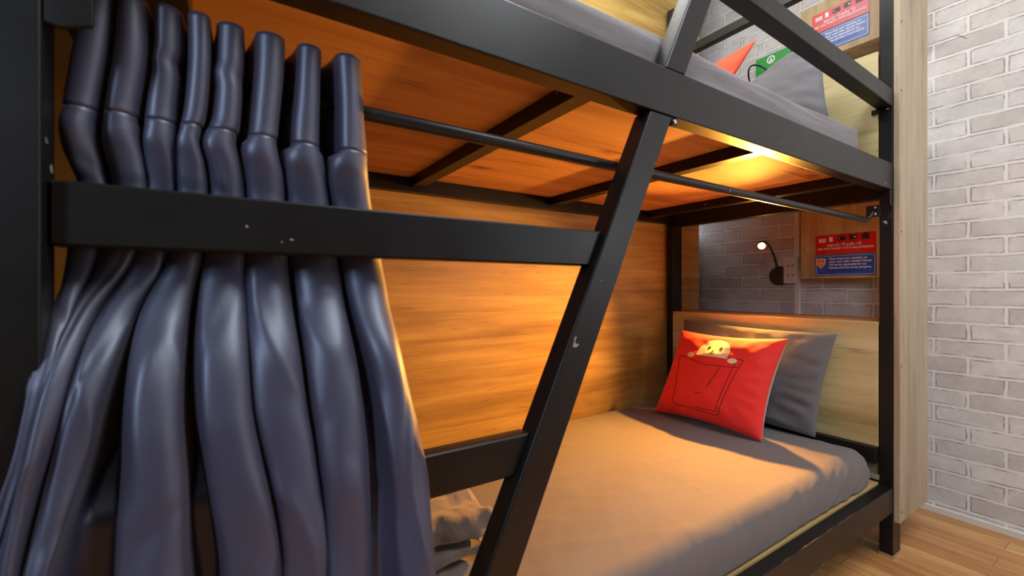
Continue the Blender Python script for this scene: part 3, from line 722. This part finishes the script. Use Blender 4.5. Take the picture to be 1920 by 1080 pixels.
SX = 2.1795
def notice(yl, yr, z0, z1, kind, label, cat='notice'):
    """flat sticker on the cabinet front, yl = left edge as seen (larger Y)"""
    W, H = yl-yr, z1-z0
    e = empty('notice', (SX, (yl+yr)/2, z0), label, cat)
    mat = M['sign_red'] if kind == 'red' else M['sign_blue']
    box('sticker', (SX-0.0016, yr, z0), (SX, yl, z1), mat, e, 0.0002)
    def T(off): return lambda x, y: Vector((SX-0.0016-off, yl-x, z0+y))
    t1 = T(0.0005)
    if kind == 'red':
        b = bmesh.new()
        text_bm(b, 'BẠN CÓ ĐỂ QUÊN ĐỒ?', 0.014, lambda x, y: t1(W*0.22+x, H*0.40+y), 0.02, W*0.56)
        text_bm(b, 'DID YOU FORGET YOUR BELONGINGS?', 0.012, lambda x, y: t1(W*0.045+x, H*0.245+y), 0.02, W*0.92)
        link_mesh('lettering', b, M['sign_white'], e)
        def rects(name, rs, mat_, off=0.0005):
            b = bmesh.new(); tt = T(off)
            for x0, y0, x1, y1 in rs:
                vv = [b.verts.new(tt(W*x, H*y)) for x, y in ((x0, y0), (x1, y0), (x1, y1), (x0, y1))]; b.faces.new(vv)
            link_mesh(name, b, mat_, e)
        rects('small_lettering', [(0.2+0.045*i, 0.09, 0.2+0.045*i+0.03, 0.15) for i in range(12)], M['sign_amber'])
        rects('id_card_picture', [(0.065+0.034*i, 0.62, 0.065+0.034*i+0.022, 0.82) for i in range(4)] + [(0.245, 0.64, 0.305, 0.88)], M['sign_white'])
        rects('phone_picture', [(0.38, 0.66, 0.52, 0.88), (0.58, 0.68, 0.70, 0.93), (0.78, 0.66, 0.90, 0.92), (0.805, 0.92, 0.875, 0.97)], M['sign_black'])
        rects('camera_lens', [(0.66, 0.76, 0.685, 0.84)], M['sign_white'], 0.0009); rects('screen_glint', [(0.40, 0.76, 0.42, 0.80)], M['sign_white'], 0.0009)
    else:
        b = bmesh.new(); tt = T(0.0004)
        for a, c, d, f in ((0.02, 0.05, 0.98, 0.065), (0.02, 0.93, 0.98, 0.945), (0.02, 0.05, 0.027, 0.945), (0.973, 0.05, 0.98, 0.945)):
            b.faces.new([b.verts.new(tt(W*x, H*y)) for x, y in ((a, c), (d, c), (d, f), (a, f))])
        link_mesh('border_line', b, M['sign_white'], e)
        shield = [(0.0, 0.5), (0.12, 0.46), (0.5, 0.5), (0.88, 0.46), (1.0, 0.5), (1.0, 0.1), (0.9, -0.15), (0.5, -0.5), (0.1, -0.15), (0, 0.1)]
        for nm, s_, mt, of in (('shield_rim', 1.0, M['sign_white'], 0.0005), ('shield_emblem', 0.84, M['sign_orange'], 0.0009)):
            b = bmesh.new(); tt = T(of)
            b.faces.new([b.verts.new(tt(W*(0.105+(x-0.5)*0.165*s_), H*(0.60+y*0.50*s_))) for x, y in shield]); link_mesh(nm, b, mt, e)
        b = bmesh.new(); tt = T(0.0013); text_bm(b, '24', 0.012, lambda x, y: tt(W*0.065+x, H*0.56+y), 0.02, W*0.08); link_mesh('shield_figures', b, M['sign_white'], e)
        b = bmesh.new()
        for i, (s_, wd) in enumerate((('Please keep your valuables on', 0.62), ('your own safe. Hostel House', 0.69), ('will not be responsible for any', 0.61), ('damage and loss of any property.', 0.69))):
            text_bm(b, s_, 0.0125, lambda x, y, i=i: t1(W*0.245+x, H*(0.77-0.145*i)+y), 0.02, W*wd)
        link_mesh('lettering', b, M['sign_white'], e)
        b = bmesh.new()
        text_bm(b, 'Please keep your valuables on your own safe', 0.009, lambda x, y: t1(W*0.20+x, H*0.22+y), 0.02, W*0.62)
        text_bm(b, 'damage and loss of', 0.009, lambda x, y: t1(W*0.06+x, H*0.10+y), 0.02, W*0.28)
        link_mesh('dark_lettering', b, M['sign_dark'], e)
    return e
notice(0.893, 0.676, 1.0145, 1.0995, 'red', 'red notice with white lettering on the oak box above the lower headboard')
notice(0.894, 0.676, 0.9235, 1.0125, 'blue', 'blue notice with orange shield, below the red notice at the lower bunk')
notice(0.905, 0.700, 1.9905, 2.0755, 'red', 'glare-washed red notice on the oak box at the upper bunk')
notice(0.905, 0.700, 1.8995, 1.9885, 'blue', 'pale violet-blue notice below the red one at the upper bunk')
tube_ = bolt((2.18, 0.925, 1.05), (-1, 0, 0), 0.004, 0.004, None, 'wall_screw'); tag(tube_, 'small shiny screw in the oak box left of the red notice', 'screw')

# green box and cable behind the upper pillow, pale socket plate next to it
gb = empty('green_box', (2.2, 1.06, 1.99), 'green plastic box with a round white emblem on the wall above the upper pillow', 'box')
box('case', (2.235, 1.02, 1.930), (XW-0.001, 1.185, 2.020), M['green'], gb, 0.003)
b = bmesh.new()
cy_, cz_ = 1.11, 1.992
ring_o = [(cy_+0.019*math.cos(2*PI*i/24), cz_+0.019*math.sin(2*PI*i/24)) for i in range(24)]
ring_i = [(cy_+0.013*math.cos(2*PI*i/24), cz_+0.013*math.sin(2*PI*i/24)) for i in range(24)]
vo_ = [b.verts.new((2.2343, y, z)) for y, z in ring_o]; vi_ = [b.verts.new((2.2343, y, z)) for y, z in ring_i]
for i in range(24): b.faces.new((vo_[i], vo_[(i+1) % 24], vi_[(i+1) % 24], vi_[i]))
b.faces.new([b.verts.new((2.2343, cy_+y, cz_+z)) for y, z in ((0.008, -0.009), (-0.001, 0.012), (-0.008, -0.009))])
link_mesh('emblem', b, M['sign_white'], gb)
cb = tube('power_cable', bez((XW-0.010, 1.245, 1.94), (2.20, 1.23, 2.02), (2.16, 1.14, 1.98), (2.17, 1.085, 1.90), 20), 0.0042, M['cable'], None, 10)
tag(cb, 'thin black cable curving in front of the green box above the upper bunk', 'cable')
sp = box('socket_plate', (XW-0.012, 1.19, 1.86), (XW, 1.29, 1.965), M['white_plastic'], None, 0.002)
tag(sp, 'pale beige wall plate left of the green box above the upper bunk', 'socket')

# pen mark on the wallpaper
pm = tube('wall_scribble', bez((XW-0.0004, 0.475, 1.822), (XW-0.0004, 0.46, 1.822), (XW-0.0004, 0.455, 1.808), (XW-0.0004, 0.446, 1.800), 10), 0.0007, M['sign_dark'], None, 6)
tag(pm, 'thin dark scribble line on the brick wallpaper at the upper right', 'scribble')

# small carton standing behind the bed foot
ct = empty('carton', (1.90, 0.545, 0), 'slim blue and white carton standing on the floor behind the post foot', 'carton')
box('body', (1.868, 0.533, 0.0), (1.925, 0.560, 0.15), M['carton_white'], ct, 0.001)
box('bottom_band', (1.8675, 0.5325, 0.0), (1.9255, 0.5605, 0.035), M['carton_teal'], ct, 0.001)
box('top_band', (1.8675, 0.5325, 0.108), (1.9255, 0.5605, 0.1505), M['carton_red'], ct, 0.001)
box('side_stripe', (1.905, 0.5322, 0.055), (1.915, 0.534, 0.105), M['carton_blue'], ct, 0.0003)
